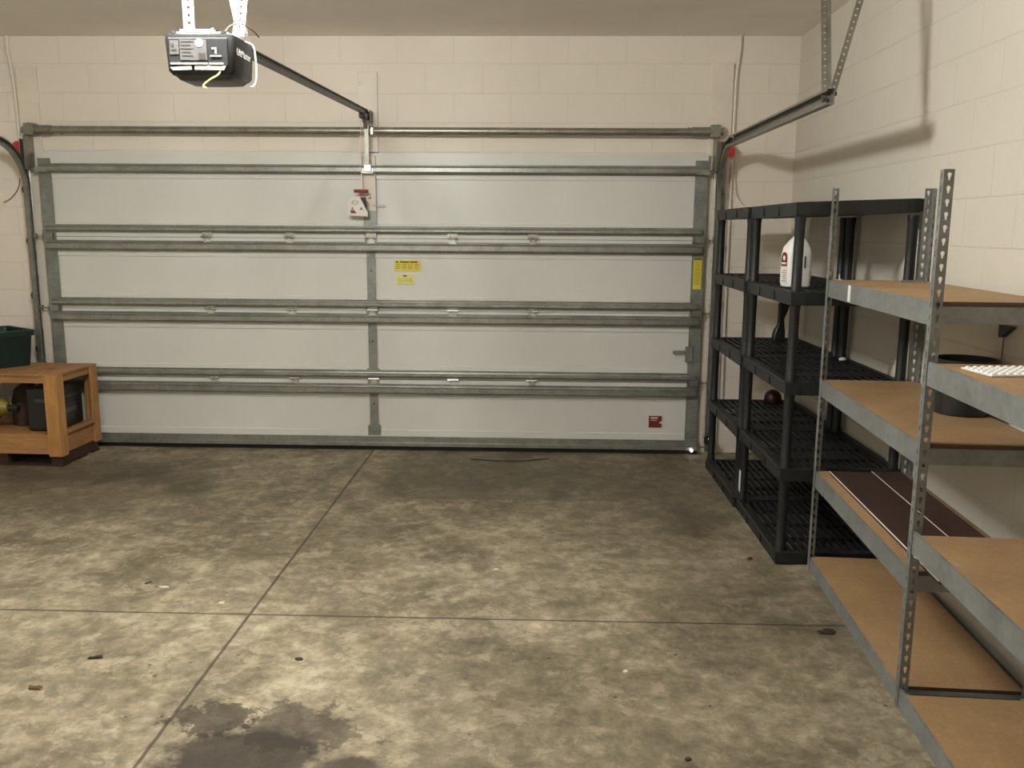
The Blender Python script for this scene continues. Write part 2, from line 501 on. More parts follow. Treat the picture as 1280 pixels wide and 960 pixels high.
# stiles
ZB = [.11, .542, 1.057, 1.585, 2.15]
for i in range(4):
    a, c = ZB[i]+.003, ZB[i+1]-.003
    for s, (xa, xb) in ((-1, (-2.424, -2.330)), (1, (2.338, 2.428))):
        b = B(); prism(b, thick([(xa if s < 0 else xb, YF+.02), (xa if s < 0 else xb, YF-.0025), (xb if s < 0 else xa, YF-.0025)], .003), 'z', a, c)
        build('end_stile', b, M['stile'], door)
    if i < 3:
        b = B(); y0, y1 = YF-.005, YF-.001
        prism(b, [(-.048, a), (.050, a), (.050, a+.075), (.033, a+.085), (.033, c-.085), (.045, c-.078), (.045, c), (-.043, c), (-.043, c-.078), (-.031, c-.085), (-.031, a+.085), (-.048, a+.075)], 'y', y0, y1)
        build('centre_stile', b, M['stile'], door)
        b = B(); tube(b, [(.002, y0, (a+c)/2+.03), (.002, y0-.003, (a+c)/2+.03)], .007); build('bolt', b, M['ink'], door)
# operator reinforcement bracket on the top section
b = B(); prism(b, thick([(-.045, YF-.03), (-.045, YF-.004), (.048, YF-.004), (.048, YF-.03)], .003), 'z', 1.775, 2.17)
build('operator_bracket', b, M['trimw'], door)
b = B(); box(b, -.047, .049, YF-.006, YF-.003, 1.60, 1.785); build('centre_stile', b, M['stile'], door)
b = B(); box(b, .02, .11, YF-.010, YF-.006, 1.812, 1.826); tube(b, [(-.01, YF-.004, 1.87), (.012, YF-.02, 1.88)], .004)
build('latch_pin', b, M['galv'], door)
# arm fixture on the top strut
b = B()
box(b, -.048, .04, YF-.066, YF-.056, 2.045, 2.082)
box(b, -.02, .03, YF-.085, YF-.063, 2.055, 2.105)
for dx in (-.038, -.022, .012, .030):
    tube(b, [(dx, YF-.064, 2.062), (dx, YF-.074, 2.062)], .006)
build('arm_bracket', b, M['galvb'], door, bevel=.002)
# hinges
def hinge(x, z):
    h = empty('h', (0, 0, 0))
    COL.objects.unlink(h); bpy.data.objects.remove(h)
    b = B(); w = .036
    box(b, x-w, x+w, YF-.008, YF-.004, z+.006, z+.044)
    box(b, x-w*.7, x+w*.7, YF-.008, YF-.004, z-.040, z-.004)
    prism(b, [(YF-.006, z+.018), (YF-.030, z+.004), (YF-.030, z-.006), (YF-.006, z-.020)], 'x', x-.020, x-.016)
    prism(b, [(YF-.006, z+.018), (YF-.030, z+.004), (YF-.030, z-.006), (YF-.006, z-.020)], 'x', x+.016, x+.020)
    tube(b, [(x-.040, YF-.020, z), (x+.040, YF-.020, z)], .007)
    tube(b, [(x, YF-.008, z+.030), (x, YF-.013, z+.030)], .007, 6)
    tube(b, [(x, YF-.008, z-.030), (x, YF-.013, z-.030)], .006, 6)
    build('hinge', b, M['galvb'], door)
for z in ZJ[1:4]:
    for x in (-1.205, -.593, .005, .600, 1.187): hinge(x, z+.006)
    for s, x in ((-1, -2.375), (1, 2.385)):
        b = B()
        box(b, x-.050, x+.045, YF-.010, YF-.004, z-.045, z+.050)
        box(b, x-.040, x+.040, YF-.034, YF-.030, z-.018, z+.024)
        box(b, x-.040, x-.036, YF-.034, YF-.006, z-.018, z+.024); box(b, x+.036, x+.040, YF-.034, YF-.006, z-.018, z+.024)
        tube(b, [(x-.045*s, YF-.018, z+.003), (x+.105*s, YF-.018, z+.003)], .0055)
        lathe(b, [(.018, -.004), (.018, .004)], (0, 0, 0), 12) if False else None
        build('end_hinge', b, M['galv'], door)
        b = B(); tube(b, [(x+.095*s, YF-.018, z+.003), (x+.112*s, YF-.018, z+.003)], .019, 14)
        build('roller', b, M['galv'], door)
for s, x in ((-1, -2.375), (1, 2.385)):
    b = B(); box(b, x-.045, x+.045, YF-.066, YF-.06, 2.045, 2.075); box(b, x-.03, x+.04, YF-.062, YF-.004, 2.076, 2.082)
    tube(b, [(x, YF-.03, 2.066), (x+.105*s, YF-.03, 2.066)], .0055)
    build('top_roller_bracket', b, M['galv'], door)
    b = B(); box(b, x-.045, x+.05, YF-.02, YF-.004, .03, .115); tube(b, [(x, YF-.025, .06), (x+.105*s, YF-.025, .06)], .006)
    build('bottom_bracket', b, M['galv'], door, bevel=.003)
# slide lock
b = B(); box(b, 2.316, 2.372, YF-.018, YF-.005, .700, .815); box(b, 2.225, 2.330, YF-.020, YF-.014, .762, .786)
tube(b, [(2.232, YF-.018, .774), (2.232, YF-.034, .774)], .007)
build('slide_lock', b, M['stile'], door, bevel=.002)
# stickers
def sticker(name, x0, x1, z0, z1, mat, lab, y=YF+.0025):
    b = B(); box(b, x0, x1, y-.001, y, z0, z1); return build(name, b, mat, door, label=lab)
s1 = sticker('warning_sticker', .172, .366, 1.352, 1.428, M['yellow'], 'yellow warning sticker with dark heading')
b = B()
box(b, .212, .280, YF-.0000, YF+.0012, 1.412, 1.421); box(b, .286, .342, YF, YF+.0012, 1.412, 1.421); box(b, .184, .200, YF, YF+.0012, 1.411, 1.422)
build('printed_heading', b, M['ink'], s1)
b = B()
for k in range(4):
    for q in range(4):
        box(b, .182+k*.045, .217+k*.045, YF+.0003, YF+.0012, 1.397-q*.010, 1.401-q*.010)
build('printed_text', b, plain('faded_ink', lin(150, 124, 28), .6), s1)
s2 = sticker('warning_sticker', .186, .318, 1.255, 1.322, M['yellowp'], 'pale yellow sticker, lower one')
b = B(); box(b, .234, .262, YF, YF+.0012, 1.308, 1.322)
for q in range(3): box(b, .196, .305, YF+.0003, YF+.0012, 1.292-q*.011, 1.2945-q*.011)
build('printed_text', b, plain('olive_ink', lin(110, 104, 40), .6), s2)
s3 = sticker('red_sticker', 2.068, 2.165, .200, .288, M['darkred'], 'dark red square label with a torn corner')
b = B(); box(b, 2.080, 2.135, YF-.0002, YF+.0012, .268, .278); box(b, 2.082, 2.128, YF-.0002, YF+.0012, .252, .257)
prism(b, [(2.166, .252), (2.142, .236), (2.166, .226)], 'y', YF-.0002, YF+.0012)
build('printed_text', b, M['paper'], s3)
s4 = sticker('warning_label', 2.352, 2.412, 1.235, 1.465, M['yellow'], 'tall yellow warning label on the end stile', YF-.0045)
b = B()
box(b, 2.354, 2.410, YF-.0065, YF-.0053, 1.446, 1.463)
for q in range(12): box(b, 2.364, 2.400, YF-.0063, YF-.0053, 1.425-q*.014, 1.428-q*.014)
build('printed_text', b, plain('label_ink', lin(110, 92, 20), .6), s4)

# ------------------------------------------------------------------ torsion tube above the door
tb = empty('torsion_bar', (0, -.068, 2.345), label='grey steel torsion spring tube running across above the garage door', cat='spring tube')
b = B(); tube(b, [(-2.36, 0, 0), (2.40, 0, -.004)], .0275, 16); build('tube', b, M['tubem'], tb, smooth=True)
for xa, xb, rr_ in ((-2.42, -2.30, .034), (-2.23, -2.22, .031), (2.30, 2.44, .034), (2.27, 2.285, .031)):
    b = B(); tube(b, [(xa, 0, -.002), (xb, 0, -.002)], rr_, 16); build('collar', b, M['track'], tb, smooth=True)
for s, x in ((-1, -2.455), (1, 2.465)):
    b = B(); box(b, x-.035, x+.035, -.028, .046, -.040, .045); tube(b, [(x-.04*s, 0, 0), (x+.055*s, 0, 0)], .026, 14)
    prism(b, [(-.025, .03), (.02, .055), (.046, .055), (.046, .03)], 'x', x+.025*s-.002, x+.025*s+.002)
    build('end_bracket', b, M['track'], tb, bevel=.006)
b = B(); tube(b, [(.015, 0, -.002), (.050, 0, -.002)], .033, 14); box(b, .018, .045, .0, .046, -.022, .02); box(b, .024, .040, -.033, -.02, -.03, .02)
build('centre_bracket', b, M['galvb'], tb, bevel=.002)

# ------------------------------------------------------------------ tracks
def track(s, lab):
    X = 2.502*s
    t = empty('door_track', (X, -.08, 0), label=lab, cat='door track')
    # C profile: u = sideways, v = in-plane normal
    def prof(w=.025, d=.016, tk=.0025, sg=1):
        return [(q[0]*sg, q[1]) for q in thick([(-d, w-.012), (-d+.004, w), (d, w), (d, -w), (-d+.004, -w), (-d, -w+.012)], tk)]
    path = [(0, 0, .03), (0, 0, 1.0), (0, 0, 1.88)]
    R = .34; zc = 1.905; yc = -R
    for k in range(0, 13):
        a = PI/2*k/12
        path.append((0, yc + R*math.cos(a), zc + R*math.sin(a)))
    b = B(); sweep(b, path, prof(sg=s), (1, 0, 0)); build('vertical_track', b, M['track'], t)
    zt = zc + R
    b = B(); sweep(b, [(0, yc-.005, zt), (0, -1.3, zt-.002), (0, -2.40, zt-.004)], prof(.033, .018, .003, s), (1, 0, 0))
    build('horizontal_track', b, M['track'], t)
    # wall angle behind the vertical track
    b = B(); prism(b, thick([(.028*s, -.01), (.028*s, .056), (.062*s, .056)], .003), 'z', .02, 2.28)
    build('wall_angle', b, M['track'], t)
    for z in (.35, .75, 1.15, 1.55, 1.92):
        b = B(); box(b, min(.018*s, .034*s), max(.018*s, .034*s), -.018, .056, z-.022, z+.022)
        tube(b, [(.030*s, .0, z), (.044*s, .0, z)], .009, 6)
        build('track_clip', b, M['railb'], t)
    b = B(); prism(b, [(-.036*s, 2.06), (-.036*s, 2.30), (-.040*s, 2.30), (-.040*s, 2.06)], 'y', -.075, .056); box(b, min(-.036*s, -.010*s), max(-.036*s, -.010*s), .050, .056, 2.06, 2.30)
    build('flag_bracket', b, M['track'], t)
    # red cable drum disc
    b = B(); prism(b, [(.036*s, 2.165), (.100*s, 2.180), (.104*s, 2.225), (.060*s, 2.262), (.036*s, 2.262)], 'y', -.01, -.004)
    build('bearing_plate', b, M['red'], t)
    # hanger at the free end
    b = B()
    y = -2.32; z0 = zt - .02
    dA = Vector((0, .18, ZC - z0)); LA = dA.length; dA.normalize()
    perf(b, (.020*s, y, z0), dA, (0, -1, .235), LA-.002, .032, .030, 'round')
    perf(b, (.020*s, y, z0), dA, (-1*s, 0, 0), LA-.002, .032, .030, 'round')
    build('hanger_strap', b, M['track'], t)
    b = B()
    d = Vector((.23*s, .18, ZC - z0 - .02)); L = d.length; d.normalize()
    sd = Vector((-d.z, 0, d.x)).normalized()
    perf(b, (.042*s, y-.006, z0+.02), d, sd*s, L-.03, .030, .030, 'round')
    perf(b, (.042*s, y-.006, z0+.02), d, (0, 1, 0), L-.03, .026, .030, 'round')
    build('hanger_strap', b, M['track'], t)
    b = B(); tube(b, [(.015*s, y-.02, z0+.035), (.045*s, y-.02, z0+.035)], .010, 6); tube(b, [(-.01*s, -2.33, zt-.01), (.03*s, -2.33, zt-.01)], .008, 6)
    build('bolt', b, M['railb'], t)
    # lift cable
    b = B(); tube(b, [(-.030*s, -.012, .08), (-.030*s, -.012, 2.30)], .002, 6); build('lift_cable', b, M['galvb'], t)
    return t
track(1, 'steel door track right of the garage door, curving back along the shelving wall')
track(-1, 'steel door track left of the garage door, curving out of view above the green bin')

# ------------------------------------------------------------------ conduits and loose wires
b = B(); tube(b, bez([(2.622, -.016, 3.0), (2.622, -.016, 2.9), (2.606, -.016, 2.74), (2.604, -.013, 2.5), (2.603, -.013, 1.9), (2.605, -.013, 1.0), (2.615, -.013, .25)], 8), .0115, 8)
build('conduit', b, M['trimw'], smooth=True, label='cream painted conduit running down the wall right of the door', cat='conduit')
b = B(); tube(b, bez([(-2.600, -.016, 3.0), (-2.600, -.016, 2.88), (-2.578, -.016, 2.68), (-2.572, -.013, 2.4), (-2.572, -.013, 1.6), (-2.574, -.013, .3)], 8), .0105, 8)
build('conduit', b, M['trimw'], smooth=True, label='cream painted conduit running down the wall left of the door', cat='conduit')
b = B(); tube(b, bez([(2.622, -.02, 2.25), (2.625, -.02, 2.05), (2.650, -.02, 1.90), (2.73, -.02, 1.82), (2.84, -.02, 1.79), (2.98, -.02, 1.72)], 8), .004, 6)
build('wire', b, M['cream'], smooth=True, label='thin cream wire curving from the right conduit down behind black shelves', cat='wire')
b = B(); tube(b, bez([(-2.585, -.03, 2.00), (-2.60, -.035, 1.93), (-2.66, -.035, 1.86), (-2.72, -.03, 1.83)], 8), .003, 6)
build('wire', b, M['brown'], smooth=True, label='short loose wire end curving out left of the left door track', cat='wire')

# safety sensor at right foot of the track
sn = empty('safety_sensor', (2.50, -.15, .10), label='small black safety sensor at the foot of the right door track', cat='sensor')
b = B(); box(b, -.022, .022, -.018, .018, .0, .062); prism(b, thick([(-.03, .02), (.03, .02), (.03, .06)], .003), 'z', .0, .05)
build('sensor_body', b, M['black'], sn, bevel=.004)
b = B(); tube(b, [(0, -.018, .044), (0, -.021, .044)], .005, 10); build('indicator_light', b, M['led'], sn)
b = B(); bmesh.ops.create_uvsphere(b, u_segments=12, v_segments=8, radius=.011, matrix=Matrix.Translation((2.385, -.115, .040)))
build('indicator_lamp', b, M['led'], smooth=True, label='tiny bright white light at the right bottom corner of the garage door', cat='light')

# ------------------------------------------------------------------ opener
op = empty('garage_door_opener', (.0, -3.08, 2.28), label='black ceiling-hung garage door opener with printed rear label and long rail to the door', cat='door opener')
# housing: rounded box, lens bulge underneath
def rrect(w, d, r, n=4):
    out = []
    for cx, cy, a0 in ((w-r, d-r, 0), (-w+r, d-r, 90), (-w+r, -d+r, 180), (w-r, -d+r, 270)):
        for k in range(n+1):
            a = math.radians(a0 + 90*k/n); out.append((cx + r*math.cos(a), cy + r*math.sin(a)))
    return out
def loft(bm, rings):
    vs = [[bm.verts.new(p) for p in r] for r in rings]
    for a, c in zip(vs, vs[1:]):
        n = len(a)
        for k in range(n): bm.faces.new((a[k], a[(k+1) % n], c[(k+1) % n], c[k]))
    bm.faces.new(vs[0][::-1]); bm.faces.new(vs[-1])
b = B()
rings = []
for z, w, d in ((-.075, .110, .150), (-.062, .121, .158), (.045, .128, .162), (.062, .126, .160), (.068, .115, .150)):
    rings.append([(x, (y+.162)*.70-.162, z) for x, y in rrect(w, d, .022)])
loft(b, rings); build('housing', b, M['black'], op, smooth=True)
b = B(); rings = []
for z, w, d in ((-.092, .070, .10), (-.088, .095, .125), (-.074, .108, .145)):
    rings.append([(x, (y+.162)*.70-.155, z) for x, y in rrect(w, d, .03)])
loft(b, rings); build('light_lens', b, M['dgrey'], op, smooth=True)
b = B(); box(b, -.112, .105, -.1665, -.158, -.048, .050); build('rear_panel', b, M['black'], op, bevel=.003)
rp = -.168
b = B(); box(b, -.104, -.072, rp-.001, rp+.0015, -.008, .040); box(b, -.068, .030, rp-.001, rp+.0015, -.028, .042)
lb = build('rear_label', b, plain('label_grey', lin(72, 70, 68), .5, 0, .05, 40), op, label='printed grey and white instruction label')
b = B()
for q in range(5): box(b, -.064+(.0 if q < 3 else .004), -.018-(q % 2)*.01, rp-.002, rp, .034-q*.012, .0365-q*.012)
box(b, -.100, -.090, rp-.002, rp, .018, .030); box(b, -.098, -.080, rp-.002, rp, .004, .010); box(b, .000, .024, rp-.002, rp, -.026, -.004)
build('printed_text', b, M['ink'], lb)
b = B()
for k in range(1): lathe(b, [(.001, 0), (.015, 0)], (0, 0, 0), 20) if False else tube(b, [(.004, rp+.0005, .031), (.004, rp-.0025, .031)], .014, 20)
build('printed_badge', b, M['paper'], lb)
b = B(); box(b, -.104, .030, rp-.002, rp+.001, -.042, -.037); box(b, .036, .088, rp-.002, rp+.001, -.042, -.037)
box(b, .042, .082, rp-.003, rp+.001, -.016, -.012)
for dx, dz in ((.052, .012), (.062, .012), (.063, .004), (.063, -.003)): tube(b, [(dx, rp, dz), (dx, rp-.004, dz)], .0035, 10)
build('button_panel', b, M['white'], op)
b = B(); prism(b, [(-.108, -.052), (-.030, -.0455), (-.030, -.060), (-.098, -.062)], 'y', rp+.002, rp+.009); prism(b, [(-.018, -.0455), (.096, -.047), (.088, -.061), (-.018, -.060)], 'y', rp+.002, rp+.009)
build('lamp_strip', b, M['white'], op)
for x in (-.095, .088):
    b = B(); tube(b, [(x, -.150, .066), (x, -.150, .074)], .011, 10); build('screw', b, M['ink'], op)
text('brand_text', 'LiftMaster', .038, M['white'], op, (.1262, -.052, .010), (PI/2, 0, PI/2), 'white brand lettering on the housing side')
b = B(); box(b, -.10, .10, -.14, .055, .068, .074); box(b, -.075, .05, -.145, -.12, .070, .083); build('top_plate', b, M['galvb'], op, bevel=.002)
# rail
b = B()
ra, rb = Vector((0, -.02, .092)), Vector((0, 2.99, .185))
prism(b, [(-.016, -.018), (.016, -.018), (.016, -.013), (.004, -.010), (.004, .010), (.014, .013), (.014, .018), (-.014, .018), (-.014, .013), (-.004, .010), (-.004, -.010), (-.016, -.013)], 'y', 0, (rb-ra).length)
bmesh.ops.rotate(b, verts=b.verts, cent=(0, 0, 0), matrix=Matrix.Rotation(math.atan2(rb.z-ra.z, rb.y-ra.y), 3, 'X'))
bmesh.ops.translate(b, verts=b.verts, vec=ra)
build('rail', b, M['railb'], op)
b = B(); tube(b, [(-.012, 2.99, .165), (.02, 2.99, .165)], .030, 14); box(b, -.030, -.026, 2.94, 3.058, .12, .20); box(b, .026, .030, 2.94, 3.058, .12, .20)
build('header_bracket', b, M['railb'], op)
b = B(); box(b, -.022, .022, 2.80, 2.90, .130, .166); build('trolley', b, M['black'], op, bevel=.004)
b = B(); prism(b, thick([(2.90, .135), (2.942, .07), (2.945, -.195)], .004), 'x', -.014, .012); build('door_arm', b, M['track'], op)
b = B(); perf(b, (-.012, 2.940, -.19), (0, 0, 1), (1, 0, 0), .30, .028, .03, 'round'); build('door_arm', b, M['track'], op)
# hangers
def hanger(x, y, dx, dy):
    b = B(); d = Vector((dx, dy, ZC-2.28-.074)); L = d.length; d.normalize()
    s1 = Vector((1, 0, 0)); s1 = (s1 - d*s1.dot(d)).normalized(); s2 = d.cross(s1)
    perf(b, (x, y, .074), d, s1, L-.002, .040, .026, 'round'); perf(b, (x, y, .074), d, s2, L-.002, .030, .026, 'round')
    build('hanger_strap', b, M['galvb'], op, label='perforated steel strap, brightly lit')
hanger(-.075, -.10, 0, 0)
hanger(.096, -.07, .01, .22); hanger(.098, -.02, -.12, .0)
b = B(); tube(b, bez([(.075, -.11, .075), (.10, -.10, .105), (.135, -.07, .115), (.16, -.03, .10), (.17, .0, .085)], 8), .003, 6); build('wire', b, M['brown'], op, smooth=True)
b = B(); tube(b, bez([(.085, .03, .074), (.128, .045, .066), (.137, .052, .02), (.136, .055, -.05), (.128, .05, -.082), (.115, .04, -.090)], 8), .004, 6); build('wire', b, M['white'], op, smooth=True)
b = B(); tube(b, bez([(.075, -.155, -.060), (.066, -.17, -.080), (.040, -.18, -.098), (.018, -.185, -.118), (.030, -.19, -.128)], 8), .003, 6); build('antenna_wire', b, M['yelwire'], op, smooth=True)
b = B(); tube(b, bez([(.028, -.14, .080), (.036, -.155, .060), (.045, -.16, .072), (.05, -.15, .085)], 6), .003, 6); build('antenna_wire', b, M['yelwire'], op, smooth=True)

# emergency release rope hanging from the trolley
er = empty('emergency_release', (-.045, -.135, 1.92), label='red emergency release handle on a cord in front of the top door section', cat='release handle')
b = B(); tube(b, [(.0, 0, .01), (.012, -.02, .49)], .0022, 6); tube(b, [(.022, 0, .01), (.024, -.02, .49)], .0016, 6); build('cord', b, M['trimw'], er)
b = B(); tube(b, [(-.052, 0, 0), (.050, 0, 0)], .0115, 10); prism(b, [(-.016, -.008), (.016, -.008), (.010, -.03), (-.010, -.03)], 'y', -.006, .006); build('handle', b, M['darkred'], er, smooth=True)
tg = empty('warning_tag', (-.045, -.142, 1.90), label='white and dark hanging tag below the red release handle', cat='tag')
b = B(); prism(b, [(-.068, -.02), (-.012, -.02), (.045, -.125), (.045, -.160), (-.100, -.150), (-.100, -.06)], 'y', -.001, .001); build('card', b, M['paper'], tg)
b = B(); prism(b, [(-.008, -.025), (.036, -.025), (.040, -.12)], 'y', -.0015, .001); build('printed_corner', b, M['ink'], tg)
b = B(); prism(b, [(-.080, -.115), (-.050, -.115), (-.036, -.137), (-.076, -.137)], 'y', -.0025, -.0012); build('printed_red_patch', b, M['darkred'], tg)
b = B()
for k in range(16):
    a0, a1 = 2*PI*k/16, 2*PI*(k+1)/16
    prism(b, [(-.045+.024*math.cos(a0), -.060+.017*math.sin(a0)), (-.045+.024*math.cos(a1), -.060+.017*math.sin(a1)), (-.045+.021*math.cos(a1), -.060+.014*math.sin(a1)), (-.045+.021*math.cos(a0), -.060+.014*math.sin(a0))], 'y', -.0025, -.0012)
box(b, -.066, -.024, -.0025, -.0012, -.062, -.058)
gink = plain('grey_ink', lin(128, 126, 120), .6)
build('printed_oval', b, gink, tg)
b = B(); prism(b, [(-.012, -.112), (.012, -.112), (.004, -.094), (-.006, -.094)], 'y', -.0025, -.0012)
build('printed_symbol', b, gink, tg)
b = B(); prism(b, [(-.074, -.112), (-.054, -.112), (-.064, -.088)], 'y', -.0025, -.0012)
build('printed_symbol', b, gink, tg)

# ------------------------------------------------------------------ black resin shelving units
def resin_unit(loc, lab):
    u = empty('plastic_shelving_unit', loc, label=lab, cat='shelving unit', group='black plastic shelving units')
    DX, DY = .595, .915      # depth (x), length (y, from near end 0 to DY)
    levels = [.070, .500, .935, 1.372, 1.792]
    H = .066
    for li, z in enumerate(levels):
        b = B(); c = .025
        outer = [(c, 0), (DX-c, 0), (DX, c), (DX, DY-c), (DX-c, DY), (c, DY), (0, DY-c), (0, c)]
        g = .038
        inner = [(c+g*.6, g), (DX-c-g*.6, g), (DX-g, c+g*.6), (DX-g, DY-c-g*.6), (DX-c-g*.6, DY-g), (c+g*.6, DY-g), (g, DY-c-g*.6), (g, c+g*.6)]
        n = 8
        taper = .006
        rings = []
        for poly, zz, k in ((outer, z-H, 1), (outer, z-.004, 0), (outer, z, 2), (inner, z, 0), (inner, z-H, 0)):
            r = []
            for (x, y) in poly:
                if k == 1: x += (taper if x < DX/2 else -taper); y += (taper if y < DY/2 else -taper)
                if k == 2: x += (.004 if x < DX/2 else -.004); y += (.004 if y < DY/2 else -.004)
                r.append(b.verts.new((x, y, zz)))
            rings.append(r)
        for q in range(5):
            a, d = rings[q], rings[(q+1) % 5]
            for k in range(n): b.faces.new((a[k], a[(k+1) % n], d[(k+1) % n], d[k]))
        # lattice
        zt = z - .006
        m = 13
        for k in range(m):
            x = g + .012 + (DX - 2*g - .024)*k/(m-1)
            box(b, x-.0075, x+.0075, g-.002, DY-g+.002, zt-.022, zt)
        for k in (2, 4, 6):
            y = DY*k/8
            w = .010 if k in (4,) else .005
            box(b, g-.002, DX-g+.002, y-w, y+w, zt-.020, zt+.0015)
        # raised pockets at the corners for the posts
        for px in (.036, DX-.036):
            for py in (.036, DY-.036):
                box(b, px-.034, px+.034, py-.036, py+.036, z-H+.004, z-.0025)
        # small ribs on the front rim
        for k in (2, 4):
            y = DY*k/6
            box(b, -.0025, .004, y-.006, y+.006, z-H+.008, z-.012)
        if li == 4:
            for v in b.verts: v.co.z += .022*v.co.x/DX
        build('shelf', b, M['resin'], u)
        if li < 4:
            z1 = levels[li+1] - H
            for px in (.033, DX-.033):
                for py in (.034, DY-.034):
                    b = B(); h = z1 - z
                    prof = [(.0265, -.004), (.0265, .020), (.0245, .026), (.0235, h*.5), (.0245, h-.022), (.0265, h-.016), (.0265, h+.010)]
                    lathe(b, prof, (px, py, z), 14)
                    build('post', b, M['resin'], u, smooth=True)
    return u
u1 = resin_unit((2.437, -2.289, 0), 'nearer black plastic five-tier shelving unit, holding the white bottle')
u2 = copy_tree(u1); u2.location = (2.424, -1.370, 0)
u2['label'] = 'farther black plastic five-tier shelving unit beside the garage door track'
b = B(); box(b, .0, .002, .86, .895, .12, .25); box(b, -.0008, .0012, .873, .882, .135, .24)
o = build('white_sticker', b, plain('sticker_grey', lin(230, 230, 222), .5), u1, label='narrow white sticker on the far front post'); o.location = (.010, 0, 0)

# bottle on the nearer unit
bt = empty('detergent_jug', (2.575, -1.865, 1.370), math.radians(12), label='white plastic jug with a red label on the black shelf behind its front post', cat='jug')
b = B(); rings = []
for z, w, d, ox in ((0, .058, .044, 0), (.006, .064, .050, 0), (.05, .066, .052, 0), (.17, .066, .052, 0), (.205, .060, .048, .0), (.240, .040, .034, .004), (.262, .022, .020, .006), (.272, .019, .019, .006)):
    rings.append([(x+ox, y, z) for x, y in rrect(w, d, min(.02, d*.6))])
loft(b, rings); build('jug_body', b, M['white'], bt, smooth=True)
b = B(); lathe(b, [(.022, 0), (.022, .026), (.018, .030)], (.006, 0, .270), 16); build('cap', b, M['black'], bt, smooth=True)
b = B(); tube(b, bez([(.060, .0, .20), (.075, 0, .185), (.076, 0, .13), (.064, 0, .105)], 8), .008, 8); build('handle', b, M['white'], bt, smooth=True)
b = B(); box(b, -.0675, -.0655, -.036, .036, .02, .165); build('label', b, M['paper'], bt)
b = B(); tube(b, [(-.0668, 0, .150), (-.0690, 0, .150)], .030, 20); box(b, -.069, -.067, -.030, .030, .108, .150); build('red_label', b, M['darkred'], bt, label='dark red arched emblem')
b = B(); tube(b, [(-.0688, 0, .150), (-.0698, 0, .150)], .013, 16); box(b, -.070, -.0685, -.022, .022, .118, .128); build('emblem_patch', b, M['paper'], bt)
b = B()
for q in range(6): box(b, -.0685, -.067, -.026, .018-(q % 2)*.01, .030+q*.011, .034+q*.011)
build('printed_text', b, plain('brown_ink', lin(130, 110, 90), .6), bt)
b = B(); tube(b, [(.02, -.0515, .16), (.02, -.0525, .10)], .004, 6); build('handle_groove', b, M['ink'], bt)

# far-unit small things
b = B(); rings = []
for z, w, d, ox in ((0, .040, .03, 0), (.02, .042, .032, 0), (.07, .036, .03, .004), (.11, .022, .020, .012), (.15, .020, .018, .012), (.20, .030, .022, .022), (.245, .036, .024, .026), (.26, .028, .018, .026)):
    rings.append([(x+ox, y, z) for x, y in rrect(w, d, d*.6)])
loft(b, rings); bmesh.ops.translate(b, verts=b.verts, vec=(2.845, -.60, .931))
build('spray_bottle', b, M['black'], smooth=True, label='black curved bottle on the farther black shelving unit, middle shelf', cat='bottle')
b = B(); lathe(b, [(.055, 0), (.06, .02), (.055, .05), (.038, .075), (.015, .086)], (2.855, -.52, .4955), 20)
build('round_lid', b, M['cap'], smooth=True, label='dark red rounded lid on the second-lowest shelf of the farther black unit', cat='lid')
b = B(); bmesh.ops.create_icosphere(b, subdivisions=2, radius=.014, matrix=Matrix.Translation((2.955, -1.555, .946)) @ Matrix.Diagonal((1.6, .9, .8, 1)))
build('plastic_clip', b, M['white'], smooth=True, label='tiny white plastic clip at the back of the nearer black middle shelf', cat='clip')

# ------------------------------------------------------------------ steel racks with particle-board shelves
P1 = Vector((2.592, -2.318, 0)); P2 = Vector((2.522, -3.628, 0))
ang = math.atan2(P1.y - P2.y, P1.x - P2.x) - PI/2     # local +y runs from near post to far post
LEN = (P1 - P2).length; DEP = .446; PH = 1.855
FL = .031
def post(root, cx, cy, sx, sy, name='post'):
    """L angle, outer corner at cx,cy, flanges going towards sx (x) and sy (y)"""
    b = B()
    perf(b, (cx, cy, 0), (0, 0, 1), (sx, 0, 0), PH, FL, .0405, 'key')
    perf(b, (cx, cy, 0), (0, 0, 1), (0, sy, 0), PH, FL, .0405, 'slot')
    build(name, b, M['rackm'], root)
def beam_y(root, x, y0, y1, z, s, mat):
    """long beam; outer face at x, s=+1 the shelf lies to +x; top of face at z"""
    b = B(); t = .0022
    prism(b, [(q[0], q[1]) for q in thick([(x+.026*s, z-.078), (x+.001*s, z-.078), (x+.001*s, z), (x+.010*s, z), (x+.010*s, z-.015), (x+.032*s, z-.015)], t)], 'y', y0, y1)
    for yy in (y0+.012, y1-.012):
        tube(b, [(x-.002*s, yy, z-.02), (x+.004*s, yy, z-.02)], .005, 8); tube(b, [(x-.002*s, yy, z-.058), (x+.004*s, yy, z-.058)], .005, 8)
    build('beam', b, M['rackm'], root)
def beam_x(root, y, x0, x1, z, s, h=.070):
    b = B()
    prism(b, thick([(y+.022*s, z-h), (y+.001*s, z-h), (y+.001*s, z-.014), (y+.030*s, z-.014)], .0022), 'x', x0, x1)
    build('end_beam', b, M['rackm'], root)
def shelf(root, y0, y1, z, d=DEP):
    b = B(); box(b, .012, d-.012, y0, y1, z-.0125, z+.0015)
    for f in b.faces:
        if abs(f.calc_center_median().y - y0) < 1e-4 or abs(f.calc_center_median().y - y1) < 1e-4: f.material_index = 1
    o = build('shelf_board', b, [M['pb'], M['pbedge']], root)
r1 = empty('metal_shelf_rack', P2, ang, label='grey steel rack with four particle-board shelves beside the black plastic units', cat='shelf rack', group='grey steel racks with particle-board shelves')
post(r1, 0, 0, 1, 1); post(r1, 0, LEN, 1, -1); post(r1, DEP, LEN, -1, -1); post(r1, DEP, 0, -1, 1)
